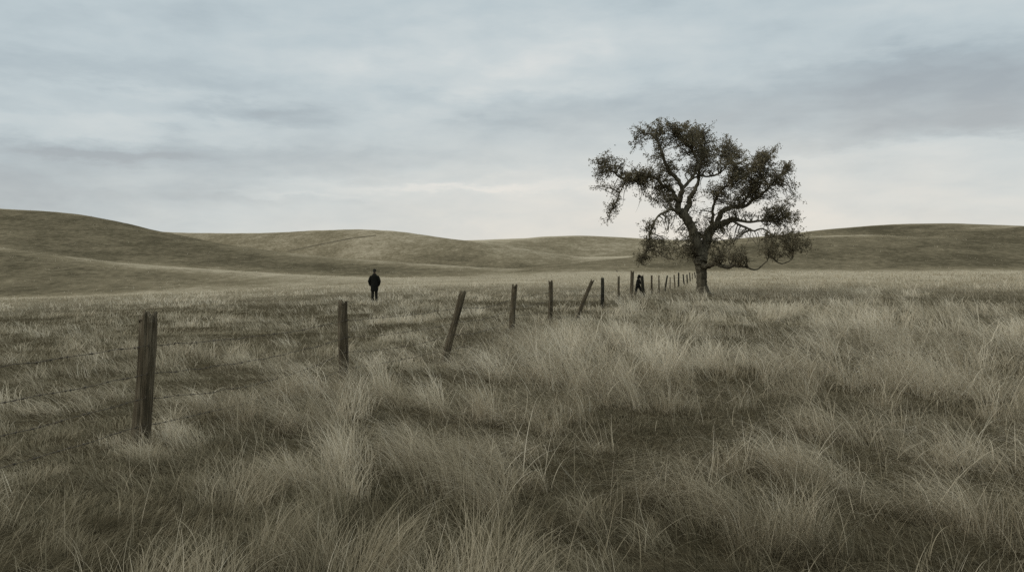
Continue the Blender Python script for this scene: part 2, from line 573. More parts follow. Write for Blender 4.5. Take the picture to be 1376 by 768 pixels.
# wires: four strands stapled to the camera side of the posts
OFFS = [0.29, 0.55, 0.77, 1.02]
WLAB = ['topmost barbed wire strand of the fence, taut between weathered posts',
        'second barbed wire strand from the top of the fence',
        'third barbed wire strand from the top, sagging into the taller grass',
        'lowest barbed wire strand, half hidden in grass at the post bases']
for k, off in enumerate(OFFS):
    nodes = []
    rr = random.Random(40 + k)
    for i, (o, foot, tt, up) in enumerate(posts):
        w = POSTS[i][3]
        side = Vector((0.55, -0.83, 0)) * (w * .54 + .006)
        ln = (tt - foot).length
        dn = off * min(1.0, (ln - .12) / 1.15)
        p = tt - up * dn + side
        nodes.append(p)
        if i < 5:
            st = MB()
            lp = o.matrix_world.inverted()
            a = side.normalized().cross(up).normalized()
            c0, c1 = p + a * .0 + up * .016, p - up * .016
            out_ = side.normalized() * .010
            st.tube([lp @ (c0 - out_ * 1.6), lp @ (c0 + out_), lp @ (c1 + out_), lp @ (c1 - out_ * 1.6)], .003, 6)
            st.build('staple', M_WIRE, o)
    # the strand runs on past the frame on the left
    d0 = (nodes[0] - nodes[1])
    nodes = [nodes[0] + d0 * 0.85 + Vector((0, 0, -.02))] + nodes
    pts = []
    for i in range(len(nodes) - 1):
        a, b = nodes[i], nodes[i + 1]
        L = (b - a).length
        sag = L * rr.uniform(.006, .016) * (1.0, 1.2, 2.0, 1.6)[k] * (.25 if i == 0 else 1)
        nseg = max(8, int(L / .22)) if a.y < 26 else 6
        for j in range(nseg):
            t = j / nseg
            p = a.lerp(b, t) + Vector((0, 0, -4 * sag * t * (1 - t)))
            if 0 < j: p += Vector((0, 0, rr.uniform(-.008, .008)))
            pts.append(p)
    pts.append(nodes[-1])
    mb = MB()
    mb.tube(pts, [.0025 if p.y < 16 else .0036 for p in pts], 6)
    # twisted second wire plus barbs over the near spans
    acc = 0
    for a, b in zip(pts, pts[1:]):
        if a.y > 17: break
        L = (b - a).length
        tdir = (b - a).normalized()
        acc += L
        s = acc // .125
        while s > 0 and acc >= .125:
            acc -= .125
            c = a.lerp(b, rr.random())
            for _ in range(2):
                v = Vector((rr.uniform(-1, 1), rr.uniform(-1, 1), rr.uniform(-1, 1)))
                v = (v - tdir * v.dot(tdir)).normalized() * .017
                mb.tube([c - v, c + v], [.0011, .0011], 4)
            mb.tube([c - tdir * .009, c + tdir * .009], .0058, 6)
    w_ = mb.build('barbed_wire', M_WIRE)
    tag(w_, WLAB[k], 'barbed wire', 'barbed wire strands of the fence')

# ------------------------------------------------------------------ oak tree
TD = 47.0
PXM = TD / F
tz = gz(P(943, 396, TD).x, TD)
tree_loc = Vector((P(944, 396, TD).x, TD, tz))
oak = empty('oak_tree', tree_loc)
tag(oak, 'lone gnarled spreading oak with uneven dark leafy crown above the fence line', 'tree')


def TP(u, v, dz=0.0):
    """photo pixel on the tree's plane -> tree-local point, dz metres away from the viewer"""
    return P(u, v, TD + dz) - tree_loc


def spline(pts, per=5):
    out = []
    n = len(pts)
    for i in range(n - 1):
        p0, p1, p2, p3 = pts[max(i - 1, 0)], pts[i], pts[i + 1], pts[min(i + 2, n - 1)]
        for k in range(per):
            t = k / per
            out.append(0.5 * ((2 * p1) + (p2 - p0) * t + (2 * p0 - 5 * p1 + 4 * p2 - p3) * t * t
                              + (3 * p1 - p0 - 3 * p2 + p3) * t ** 3))
    out.append(pts[-1])
    return out


# limbs: list of (u, v, depth m, radius px)
LIMBS = {
    'left_stem': [(941, 344, 0, 7.6), (937, 332, -.1, 7.2), (933, 318, -.2, 6.4), (929, 305, -.3, 6.0), (922, 293, -.4, 6.0), (915, 284, -.4, 5.8)],
    'right_stem': [(944, 347, .1, 7.0), (947, 331, .3, 6.8), (951, 318, .4, 6.4), (957, 307, .5, 5.8), (966, 302, .5, 5.0), (977, 298, .4, 4.2), (986, 294, .3, 3.2),
                   (994, 296, .2, 2.3), (1006, 298, .0, 1.8), (1018, 297, -.3, 1.5), (1030, 296, -.5, 1.2), (1044, 295, -.8, .8), (1058, 292, -1, .5)],
    'leader': [(912, 285, -.4, 4.6), (912, 274, -.5, 3.9), (915, 262, -.7, 3.4), (916, 250, -.9, 3.0), (909, 239, -1.0, 2.7), (900, 231, -1.1, 2.4), (894, 219, -1.2, 2.2),
               (890, 206, -1.3, 1.9), (886, 195, -1.4, 1.6), (881, 186, -1.5, 1.2), (872, 180, -1.7, .9), (860, 180, -1.9, .6), (853, 192, -2.0, .35)],
    'center_leader': [(920, 285, -.3, 4.4), (925, 276, -.1, 3.8), (927, 266, .1, 3.2), (934, 255, .3, 2.6), (938, 244, .5, 2.2), (939, 232, .7, 2.0), (942, 219, .8, 1.8),
                      (944, 206, .9, 1.5), (941, 194, 1.0, 1.2), (936, 184, 1.0, .9), (930, 174, 1.1, .5)],
    'fork': [(917, 253, -.8, 2.5), (924, 246, -.7, 2.2), (932, 235, -.5, 2.0), (938, 223, -.4, 1.7), (934, 208, -.4, 1.4), (925, 196, -.5, 1.1), (915, 186, -.6, .9), (905, 176, -.8, .5)],
    'left_limb': [(910, 270, -.5, 3.0), (905, 259, -.3, 2.7), (899, 252, -.2, 2.4), (890, 249, 0, 2.2), (883, 240, .2, 2.0), (871, 238, .4, 1.9), (858, 241, .6, 1.7),
                  (847, 243, .8, 1.6), (839, 241, .9, 1.4), (830, 236, 1.0, 1.1), (822, 229, 1.1, .9), (813, 225, 1.2, .6), (803, 226, 1.2, .35)],
    'drooping_limb': [(910, 284, -.6, 2.6), (903, 281, -.9, 2.1), (895, 284, -1.3, 1.7), (885, 290, -1.7, 1.4), (879, 299, -2.0, 1.2), (875, 310, -2.2, 1.0), (872, 320, -2.3, .8),
                      (869, 331, -2.4, .6), (866, 341, -2.4, .5), (864, 349, -2.4, .3)],
    'left_hanging_limb': [(841, 242, .8, 1.2), (836, 252, .6, 1.0), (831, 263, .5, .8), (826, 275, .4, .6), (820, 285, .3, .45), (816, 296, .3, .3)],
    'cross_limb': [(930, 240, .2, 1.4), (940, 236, .5, 1.3), (951, 237, .7, 1.3), (964, 234, .9, 1.2), (973, 227, 1.1, 1.1), (978, 217, 1.3, .9), (980, 205, 1.4, .6), (976, 193, 1.4, .35)],
    'inner_limb': [(955, 309, .4, 3.2), (958, 294, .1, 2.1), (958, 280, -.2, 1.7), (962, 267, -.5, 1.3), (969, 257, -.8, 1.0), (978, 246, -1.1, .8), (986, 234, -1.3, .5), (988, 222, -1.4, .3)],
    'upper_right_limb': [(962, 304, .4, 4.6), (966, 294, .5, 4.0), (970, 285, .6, 3.6), (981, 279, .8, 3.2), (993, 278, 1.0, 2.6), (1003, 276, 1.1, 2.3), (1011, 269, 1.2, 2.0), (1021, 263, 1.3, 1.7),
                         (1030, 255, 1.4, 1.4), (1040, 244, 1.5, 1.1), (1050, 234, 1.6, .8), (1060, 227, 1.7, .4)],
    'rising_limb': [(995, 278, 1.0, 2.0), (1003, 267, .8, 1.7), (1009, 256, .6, 1.5), (1017, 246, .4, 1.2), (1022, 234, .2, .9), (1026, 221, .0, .7), (1033, 208, -.1, .3)],
    'hanging_limb': [(984, 296, .3, 2.0), (994, 302, .0, 1.6), (1004, 306, -.4, 1.4), (1013, 310, -.8, 1.2), (1023, 307, -1.1, 1.0), (1032, 311, -1.3, 1.0), (1040, 318, -1.5, .9), (1052, 322, -1.7, .7), (1066, 325, -1.9, .5), (1080, 328, -2, .3)],
    'low_limb': [(944, 357, -.3, 4.2), (950, 358, -.5, 3.6), (956, 355, -.8, 3.2), (963, 353.5, -1.1, 2.9), (969, 357, -1.3, 2.7), (981, 358.5, -1.6, 2.3), (986, 356, -1.7, 2.0), (994, 358, -1.9, 1.5), (1004, 359, -2.1, 1.2),
                 (1011, 362, -2.2, 1.0), (1019, 361, -2.3, .9), (1025, 355.5, -2.4, .8), (1031, 350, -2.5, .6), (1034, 342, -2.5, .4)],
    'loop_limb': [(1031, 336, -1.6, .4), (1036, 344.5, -1.9, .8), (1042, 350, -2.0, .8), (1050, 354, -2.1, .7), (1060, 351, -2.2, .6), (1066, 345, -2.2, .5), (1066, 334, -2.1, .3)],
}
TWIGS_FROM_LIMB = {'loop_limb': 'hanging_limb'}
trunk_secs = [(944.5, 399, 0, 11.5), (944.3, 394, 0, 8.9), (943.5, 386, 0, 7.3), (943, 376, 0, 6.7), (942.5, 366, 0, 6.9), (942, 358, 0, 7.8), (941.8, 351, 0, 8.6), (942.5, 344, .05, 8.6), (943, 338, .1, 7.0), (943.5, 333, .15, 4.0)]

limb_mb, limb_pts = {}, []
trng = random.Random(5)


def limb_tube(mb, secs, n, wob=0.25, per=5):
    pts = spline([TP(u, v, dz) for u, v, dz, r in secs], per)
    rs = np.interp(np.linspace(0, len(secs) - 1, len(pts)), range(len(secs)), [s[3] for s in secs]) * PXM
    o = []
    for p, r in zip(pts, rs):
        o.append(p + Vector((trng.uniform(-1, 1), trng.uniform(-1, 1), trng.uniform(-1, 1))) * r * wob)
    mb.tube(o, [r * trng.uniform(.93, 1.09) for r in rs], n)
    return o, rs


tm = MB()
limb_tube(tm, trunk_secs, 18, .06, 6)
for k in range(7):   # root flare
    a = k * 2 * math.pi / 7 + .3
    l_ = trng.uniform(.40, .52)
    tm.tube([Vector((.2 * math.cos(a), .2 * math.sin(a), .40)), Vector((.29 * math.cos(a), .29 * math.sin(a), .14)), Vector((l_ * math.cos(a), l_ * math.sin(a), -.12))], [.12, .12, .05], 8)
for nm in ('left_stem', 'right_stem'):
    pts, rs = limb_tube(tm, LIMBS[nm], 14, .12)
    limb_pts += [(p, r, 'trunk') for p, r in zip(pts, rs)]
limb_mb['trunk'] = tm
for nm, secs in LIMBS.items():
    if nm in ('left_stem', 'right_stem'): continue
    mb = limb_mb.get(TWIGS_FROM_LIMB.get(nm, nm)) or MB()
    limb_mb[TWIGS_FROM_LIMB.get(nm, nm)] = mb
    pts, rs = limb_tube(mb, secs, 9, .28)
    limb_pts += [(p, r, TWIGS_FROM_LIMB.get(nm, nm)) for p, r in zip(pts, rs)]

# foliage masses: (u, v, rx, ry, density)
CL = [(865, 180, 13, 9, .8), (882, 172, 17, 10, 1), (904, 171, 19, 10, 1), (928, 173, 19, 10, 1), (942, 180, 13, 11, 1), (853, 195, 4, 6, .7),
      (932, 192, 22, 13, 1), (911, 198, 13, 8, .6), (893, 192, 8, 7, .9), (944, 210, 17, 15, 1.1), (960, 207, 15, 13, 1.1), (974, 196, 13, 12, 1), (985, 210, 13, 14, 1), (972, 219, 11, 8, 1),
      (877, 212, 11, 8, .7), (921, 214, 11, 10, .5), (886, 224, 8, 6, .7), (930, 222, 12, 9, .9), (912, 224, 9, 6, .5),
      (819, 211, 10, 9, .9), (805, 222, 9, 8, .9), (832, 226, 9, 8, .8), (815, 231, 8, 7, .8), (801, 242, 4, 8, .6), (803, 250, 3, 4, .5), (808, 238, 6, 6, .6),
      (858, 233, 17, 10, 1.2), (875, 231, 14, 9, 1), (840, 246, 11, 7, .9), (830, 256, 8, 6, .7), (858, 247, 14, 6, .9), (823, 281, 8, 6, .9), (816, 293, 4, 6, .8), (829, 270, 4, 5, .5),
      (873, 250, 12, 9, .7), (887, 257, 11, 8, .9), (894, 266, 11, 9, 1), (882, 274, 10, 8, .9), (897, 246, 7, 6, .9), (865, 305, 7, 6, .9), (876, 302, 5, 5, .8), (865, 337, 7, 12, .9), (873, 327, 6, 7, .8), (862, 349, 4, 5, .7),
      (918, 313, 11, 7, .5), (914, 333, 15, 12, 1.1), (904, 342, 13, 9, 1.1), (922, 345, 10, 7, 1.1), (903, 327, 6, 5, .6), (941, 315, 8, 10, 1.2), (947, 296, 12, 10, .45), (937, 281, 6, 4, .5), (898, 309, 4, 3, .6),
      (970, 328, 14, 15, .8), (981, 340, 15, 12, .8), (960, 337, 10, 14, .8), (992, 349, 8, 6, .8), (974, 313, 8, 6, .6), (994, 338, 6, 6, .7),
      (1016, 210, 12, 8, .9), (1030, 209, 9, 8, .8), (1002, 221, 13, 11, 1), (1022, 224, 17, 10, .9), (1050, 228, 14, 9, 1), (1038, 202, 4, 5, .7), (1062, 224, 5, 5, .6),
      (988, 241, 17, 14, 1.2), (1008, 242, 17, 14, 1.2), (998, 259, 20, 12, 1.2), (967, 260, 9, 7, 1), (1022, 252, 14, 12, 1), (1042, 245, 14, 9, .8), (1052, 255, 10, 8, 1), (1065, 264, 8, 7, .9), (1040, 267, 9, 5, .5),
      (981, 284, 14, 6, .9), (972, 273, 9, 8, .9), (990, 272, 13, 8, .9), (1008, 287, 9, 5, .5), (1058, 272, 6, 4, .5),
      (1037, 284, 9, 9, 1), (1051, 285, 10, 10, 1), (1067, 296, 7, 12, 1), (1037, 304, 11, 7, .8), (1052, 304, 9, 7, .7), (893, 240, 9, 7, .7), (904, 226, 9, 7, .6), (868, 262, 9, 6, .6), (884, 267, 8, 6, .7), (922, 262, 6, 7, .4), (1019, 272, 8, 6, .6), (1044, 274, 9, 6, .7), (958, 250, 6, 6, .35), (899, 294, 6, 5, .4), (926, 296, 7, 5, .3), (926, 232, 9, 7, .5), (947, 228, 9, 6, .5), (950, 262, 7, 8, .4), (932, 270, 7, 6, .4), (955, 192, 10, 12, .9), (963, 224, 12, 8, .7), (900, 184, 14, 8, .8), (920, 183, 16, 10, .9), (950, 222, 10, 8, .7), (997, 228, 14, 10, .9), (1012, 228, 14, 9, .9), (1035, 234, 14, 9, .8), (1028, 218, 14, 9, .7), (978, 232, 10, 10, .8), (845, 236, 10, 8, .8), (868, 244, 12, 8, .8), (1048, 322, 17, 11, 1), (1069, 325, 14, 10, 1.1), (1083, 330, 7, 6, 1.1), (1031, 337, 10, 8, 1.1), (1062, 314, 10, 8, .9), (1052, 338, 8, 6, .5), (1033, 322, 8, 7, .6)]
leaf_c = []
LPP = np.array([[p.x, p.z, p.y] for p, r, n_ in limb_pts])
for (u, v, rx, ry, dn) in CL:
    c0 = TP(u, v)
    # nearest limb point, preferring thinner wood
    dist = np.hypot(LPP[:, 0] - c0.x, LPP[:, 1] - c0.z)
    k = int(np.argmin(dist + np.array([r for _, r, _ in limb_pts]) * 2.5))
    anc, ar, owner = limb_pts[k]
    dep = anc.y + trng.uniform(-.9, .9) + (0.4 if owner == 'trunk' else 0)
    c = TP(u, v, dep)
    ex, ez = rx * PXM, ry * PXM
    ey = 0.5 * (ex + ez) * 1.35
    nb = max(4, int(4 + 10.5 * dn * (rx * ry) / 150))
    for b in range(nb):
        # rough target inside the mass
        while True:
            q = Vector((trng.uniform(-1, 1), trng.uniform(-1, 1), trng.uniform(-1, 1)))
            if q.length < 1: break
        q = q * 1.16
        tgt = c + Vector((q.x * ex, q.y * ey, q.z * ez))
        near_k = [j for j in np.argsort((LPP[:, 0] - tgt.x) ** 2 + (LPP[:, 1] - tgt.z) ** 2 + (LPP[:, 2] - tgt.y) ** 2)[:10]]
        j = trng.choice(near_k)
        a, r_, own = limb_pts[j]
        mid = a.lerp(tgt, .5) + Vector((trng.uniform(-.2, .2), trng.uniform(-.2, .2), trng.uniform(-.05, .25))) * min(1, (tgt - a).length)
        bp = spline([a, a.lerp(mid, .55) + Vector((trng.uniform(-.08, .08), trng.uniform(-.08, .08), 0)), mid, tgt], 3)
        r0 = min(r_ * .7, .035)
        limb_mb[own].tube(bp, [r0 * (1 - .8 * i / (len(bp) - 1)) + .004 for i in range(len(bp))], 5, cap=False)
        nt = trng.randint(4, 6)
        for s_ in range(nt):
            st = bp[trng.randint(len(bp) // 2, len(bp) - 1)]
            dv = Vector((trng.gauss(0, 1), trng.gauss(0, 1), trng.gauss(0, .8) + .15)).normalized() * trng.uniform(.2, .55)
            en = st + dv
            md = st.lerp(en, .5) + Vector((0, 0, trng.uniform(-.05, .05)))
            limb_mb[own].tube([st, md, en], [.009, .006, .003], 4, cap=False)
            nl = int(trng.uniform(10, 20) * (0.5 + 0.5 * dn))
            for f in (trng.uniform(.3, .6), trng.uniform(.7, .9), 1.02):
                rc = st.lerp(en, f)
                for _ in range(nl // 3):
                    leaf_c.append(rc + Vector((trng.gauss(0, .05), trng.gauss(0, .05), trng.gauss(0, .045))))

# bare hanging twigs
for u, v, du, dv_, own, dz in [(830, 240, -10, 26, 'left_limb', 1.0), (846, 244, -9, 30, 'left_limb', .8), (862, 243, -4, 34, 'left_limb', .6), (896, 285, 1, 19, 'drooping_limb', -1.2),
                     (1014, 311, 5, 20, 'hanging_limb', -.8), (1005, 306, 9, 16, 'hanging_limb', -.4), (1018, 312, 1, 24, 'hanging_limb', -1.0), (1008, 308, -6, 22, 'hanging_limb', -.6), (944, 238, -2, 14, 'cross_limb', .6),
                     (968, 265, -14, -10, 'inner_limb', -.8), (1026, 300, 9, 12, 'hanging_limb', -1.0), (1060, 322, 14, 4, 'hanging_limb', -1.8), (877, 304, 3, 14, 'drooping_limb', -2.0), (1000, 304, 18, 26, 'hanging_limb', -.3)]:
    a, b = TP(u, v, dz), TP(u + du, v + dv_, dz - .3)
    m_ = a.lerp(b, .5) + Vector((trng.uniform(-.12, .12), trng.uniform(-.1, .1), .08))
    pp = spline([a, m_, b], 5)
    limb_mb[own].tube(pp, [.022 * (1 - i / len(pp)) + .006 for i in range(len(pp))], 5, cap=False)
    for _ in range(3):
        s_ = pp[trng.randint(3, len(pp) - 1)]
        limb_mb[own].tube([s_, s_ + Vector((trng.uniform(-.3, .3), trng.uniform(-.2, .2), trng.uniform(-.4, .0)))], [.007, .003], 4, cap=False)

limb_mb['trunk'].build('trunk', M_BARK, oak)
for nm, mb in limb_mb.items():
    if nm != 'trunk':
        mb.build('limb', M_BARK, oak)
LC = np.array([[p.x, p.y, p.z] for p in leaf_c])
NL = len(LC)
ax = rng.normal(size=(NL, 3)); ax[:, 2] -= .25
ax /= np.linalg.norm(ax, axis=1)[:, None]
bx = np.cross(ax, rng.normal(size=(NL, 3))); bx /= np.linalg.norm(bx, axis=1)[:, None]
ln = rng.uniform(.055, .11, NL)[:, None]; wd = ln * rng.uniform(.26, .36, NL)[:, None]
lv = np.stack([LC, LC + ax * ln * .55 + bx * wd, LC + ax * ln, LC + ax * ln * .5 - bx * wd], 1).reshape(-1, 3)
lt = np.repeat(np.clip(rng.normal(.48, .2, NL) + .35 * (vnoise(LC[:, 0] * 1.4 + LC[:, 1], LC[:, 2] * 1.4, 9) - .5), 0, 1), 4)
crown = mesh_np('crown', lv, np.arange(NL * 4).reshape(-1, 4), M_LEAF, {'tint': lt})
crown.parent = oak

# ------------------------------------------------------------------ people
def remesh(o, v=0.014, sm=3):
    m = o.modifiers.new('join', 'REMESH'); m.mode = 'VOXEL'; m.voxel_size = v; m.use_smooth_shade = True
    s = o.modifiers.new('soften', 'SMOOTH'); s.iterations = sm; s.factor = .5
    return o


def head_shapes(mb, c, yaw=0.0, s=1.0, pitch=0.0):
    """skull, jaw, nose, ears; face towards +Y turned by yaw, tipped by pitch"""
    rot = Matrix.Rotation(yaw, 3, 'Z') @ Matrix.Rotation(-pitch, 3, 'X')
    def b(x, y, z, rx, ry, rz):
        t = MB(); t.ball((x * s, y * s, z * s), rx * s, ry * s, rz * s, 14, 10)
        mb_v = [tuple(rot @ Vector(v) + Vector(c)) for v in t.v]
        off = len(mb.v); mb.v += mb_v; mb.f += [tuple(i + off for i in f) for f in t.f]
    b(0, 0, .02, .076, .096, .10)
    b(0, .025, -.06, .056, .068, .062)
    b(0, .105, -.02, .014, .022, .026)
    b(0, .088, -.065, .026, .014, .010)
    for sg in (-1, 1):
        b(sg * .079, -.005, -.015, .012, .024, .034)
        b(sg * .032, .088, .012, .016, .010, .008)


# man in a long dark coat, back turned
pd_ = 44.5
pb = P(503.2, 405.4, pd_)
man = MB()
man.loft([(0, 0, .84, .155, .11), (0, 0, 1.0, .16, .11), (0, 0, 1.2, .16, .105), (0, 0, 1.40, .17, .10), (0, 0, 1.47, .09, .075), (0, 0, 1.52, .058, .06), (0, .01, 1.60, .055, .06)])
for sg in (-1, 1):
    man.tube([(sg * .085, 0, .90), (sg * .10, .01, .50), (sg * .105, -.01, .09)], [.085, .056, .042], 10)
    man.tube([(sg * .105, -.05, .06), (sg * .11, .06, .045), (sg * .12, .16, .035)], [.045, .042, .03], 8)
    man.tube([(sg * .16, 0, 1.41), (sg * .265, -.03, 1.14), (sg * .215, .075, .93)], [.055, .043, .034], 8)
    man.tube([(sg * .215, .075, .93), (sg * .195, .10, .87), (sg * .185, .115, .80)], [.036, .04, .022], 8)
head_shapes(man, (0, .02, 1.66), yaw=-.55)
man_o = remesh(man.build('person', M_SKIN), .016)
man_o.location = (pb.x, pb.y, gz(pb.x, pb.y))
man_o.rotation_euler = (0, 0, R(4))
tag(man_o, 'person in long dark coat and hat standing alone with back turned in open grass', 'person')
ct = MB()
ct.loft([(0, 0, .585, .20, .155), (0, 0, .75, .205, .155), (0, 0, .95, .205, .15), (0, 0, 1.15, .20, .14), (0, 0, 1.32, .215, .135), (0, -.005, 1.42, .205, .12), (0, -.01, 1.48, .125, .095), (0, 0, 1.53, .078, .082), (0, .0, 1.565, .075, .082)], 20)
for sg in (-1, 1):
    ct.tube([(sg * .165, 0, 1.405), (sg * .235, -.015, 1.28), (sg * .285, -.035, 1.13), (sg * .262, .02, 1.0), (sg * .215, .085, .89)], [.078, .075, .068, .062, .055], 10)
remesh(ct.build('coat', M_COAT, man_o), .013)
tr = MB()
for sg in (-1, 1):
    tr.tube([(sg * .08, 0, .93), (sg * .098, .01, .52), (sg * .107, -.01, .08)], [.115, .083, .072], 12)
remesh(tr.build('trousers', M_TROUS, man_o), .013)
for sg in (-1, 1):
    bt_ = MB()
    bt_.tube([(sg * .107, -.02, .15), (sg * .107, -.015, .06)], [.058, .055], 10)
    bt_.tube([(sg * .106, -.06, .05), (sg * .112, .07, .045), (sg * .122, .185, .035)], [.052, .05, .036], 10)
    remesh(bt_.build('boot', M_BOOT, man_o), .012)
ht = MB()
ht.loft([(0, .01, 1.695, .087, .107), (0, .005, 1.74, .093, .112), (0, 0, 1.785, .08, .098), (0, -.005, 1.81, .03, .04)], 16)
ht.loft([(.065, .10, 1.695, .10, .085), (.065, .10, 1.712, .095, .08)], 16)
remesh(ht.build('hat', M_HAT, man_o), .011, 2)
hr = MB()
hr.loft([(-.01, -.025, 1.60, .066, .07), (-.005, -.012, 1.66, .083, .097), (0, 0, 1.70, .084, .103)], 16)
remesh(hr.build('hair', M_HAIR, man_o), .011, 2)

# small figure leaning to the nearly black post
fd = 45.0
fb = P(857, 399, fd)
fg = MB()
fg.loft([(.0, 0, .62, .09, .10), (.0, 0, .75, .09, .105), (.03, 0, .92, .09, .115), (.05, 0, .985, .05, .07), (.06, 0, 1.03, .04, .04), (.07, 0, 1.06, .04, .04)])
fg.tube([(-.03, .06, .66), (-.08, .07, .36), (-.15, .08, .07)], [.075, .052, .038], 10)
fg.tube([(.03, -.06, .66), (.16, -.07, .38), (.20, -.08, .07)], [.075, .052, .038], 10)
fg.tube([(-.18, .08, .04), (-.02, .08, .03)], [.036, .028], 8)
fg.tube([(.17, -.08, .04), (.33, -.08, .03)], [.036, .028], 8)
# arms with five fingered hands resting on the post
def hand(mb, w, d, s):
    d = Vector(d).normalized(); up_ = Vector((0, 0, 1)); sd = d.cross(up_).normalized()
    w = Vector(w)
    mb.tube([w, w + d * .05 * s], [.022 * s, .030 * s], 8)
    for q in range(4):
        o_ = w + d * .045 * s + up_ * (q - 1.5) * .017 * s
        mb.tube([o_, o_ + d * .035 * s, o_ + d * (.055 + .006 * (q % 3)) * s + sd * .012 * s], [.009 * s, .008 * s, .006 * s], 6)
    mb.tube([w + d * .015 * s + up_ * .02 * s, w + d * .04 * s + up_ * .055 * s], [.01 * s, .008 * s], 6)
fg.tube([(.05, -.11, .93), (.15, -.12, .74), (.235, -.07, .66)], [.042, .036, .026], 8)
hand(fg, (.235, -.07, .66), (1, .25, .1), .75)
fg.tube([(.05, .11, .93), (.16, .10, .82), (.235, .03, .86)], [.042, .036, .026], 8)
hand(fg, (.235, .03, .86), (1, -.15, .15), .75)
head_shapes(fg, (.09, 0, 1.13), yaw=R(-90), s=.86, pitch=-.35)
fo = remesh(fg.build('person', M_SKIN), .009, 2)
fo.location = (fb.x, fb.y, gz(fb.x, fb.y) + .0)
tag(fo, 'small dark clothed person leaning with hands on the nearly black fence post', 'person')
jk = MB()
jk.loft([(.0, 0, .56, .11, .125), (.0, 0, .70, .112, .13), (.02, 0, .85, .115, .135), (.04, 0, .95, .10, .125), (.055, 0, 1.0, .06, .07)], 16)
jk.tube([(.05, -.11, .94), (.15, -.12, .74), (.222, -.075, .665)], [.056, .05, .038], 10)
jk.tube([(.05, .11, .94), (.16, .10, .82), (.222, .035, .855)], [.056, .05, .038], 10)
remesh(jk.build('jacket', M_COAT, fo), .011)
jt = MB()
jt.tube([(-.02, .055, .66), (-.08, .07, .36), (-.15, .08, .06)], [.09, .07, .058], 10)
jt.tube([(.03, -.055, .66), (.16, -.07, .38), (.20, -.08, .06)], [.09, .07, .058], 10)
remesh(jt.build('trousers', M_COAT, fo), .011)
for x_, y_ in ((-.17, .08), (.18, -.08)):
    b_ = MB(); b_.tube([(x_ - .03, y_, .045), (x_ + .08, y_, .04), (x_ + .17, y_, .03)], [.045, .042, .03], 10)
    b_.build('boot', M_BOOT, fo)
hh = MB()
hh.ball((.072, 0, 1.135), .088, .088, .105, 14, 10)
hh.ball((.03, 0, 1.05), .075, .085, .07, 12, 8)
remesh(hh.build('hood', M_COAT, fo), .009, 2)

# ------------------------------------------------------------------ birds
def bird(u, v, d, span, yaw, roll, label, kind):
    p = P(u, v, d)
    mb = MB()
    s = span / .3
    mb.tube([(0, -.085 * s, 0), (0, -.05 * s, .004 * s), (0, .0, .0), (0, .05 * s, .003 * s), (0, .075 * s, .012 * s), (0, .095 * s, .010 * s), (0, .11 * s, .006 * s)],
            [.008 * s, .018 * s, .026 * s, .022 * s, .017 * s, .013 * s, .003 * s], 10)
    mb.rings([[(-.012 * s, -.07 * s, .003 * s), (.012 * s, -.07 * s, .003 * s), (.012 * s, -.07 * s, -.003 * s), (-.012 * s, -.07 * s, -.003 * s)],
              [(-.03 * s, -.14 * s, .002 * s), (.03 * s, -.14 * s, .002 * s), (.03 * s, -.14 * s, -.002 * s), (-.03 * s, -.14 * s, -.002 * s)]])
    o = mb.build('bird', M_BIRD)
    for sg in (-1, 1):
        w = MB()
        prof = [(.015, .035, -.035, .004, .008), (.07, .045, -.03, .035 * kind, .006), (.15, .01, -.06, .045 * kind, .003)]
        w.rings([[(sg * x * s, y0 * s, (z + t) * s), (sg * x * s, y1 * s, (z + t * .5) * s), (sg * x * s, y1 * s, (z - t * .5) * s), (sg * x * s, y0 * s, (z - t) * s)]
                 for x, y0, y1, z, t in prof])
        w.build('wing', M_BIRD, o)
    o.location = p
    o.rotation_euler = (0, roll, yaw)
    tag(o, label, 'bird')


bird(826.5, 195.3, 46, .16, R(60), 0, 'tiny dark bird in open sky just above the oak\'s far left branch', 1)
bird(1081, 292.8, 46, .26, R(10), R(-22), 'small bird gliding with spread wings off the right edge of the oak crown', .2)
bird(829.2, 364.6, 40, .16, R(-60), R(20), 'small dark bird flying low over a thin fence post', .6)

# ------------------------------------------------------------------ grass
fence_y = np.array([0, 7.5, 12.2, 14.2, 20.6, 25, 31.6, 43, 53, 66, 118])
fence_x = np.array([-4.7, -3.39, -2.52, -1.1, 0, 2.0, 3.5, 6.3, 9.9, 13.4, 26])


def worley(x, y, cell, seed):
    cx, cy = np.floor(x / cell), np.floor(y / cell)
    best = np.full(x.shape, 1e9); bxx = np.zeros_like(x); byy = np.zeros_like(x); bi = np.zeros_like(x); bj = np.zeros_like(x)
    for i in (-1, 0, 1):
        for j in (-1, 0, 1):
            px = (cx + i + .15 + .7 * hash2(cx + i, cy + j, seed)) * cell
            py_ = (cy + j + .15 + .7 * hash2(cx + i, cy + j, seed + 1)) * cell
            dd = np.hypot(px - x, py_ - y)
            m = dd < best
            best = np.where(m, dd, best); bxx = np.where(m, px, bxx); byy = np.where(m, py_, byy)
            bi = np.where(m, cx + i, bi); bj = np.where(m, cy + j, bj)
    return best / cell, (x - bxx) / cell, (y - byy) / cell, hash2(bi, bj, seed + 2), hash2(bi, bj, seed + 3), hash2(bi, bj, seed + 4)


VV, QQ, TT = [], [], []
voff = 0


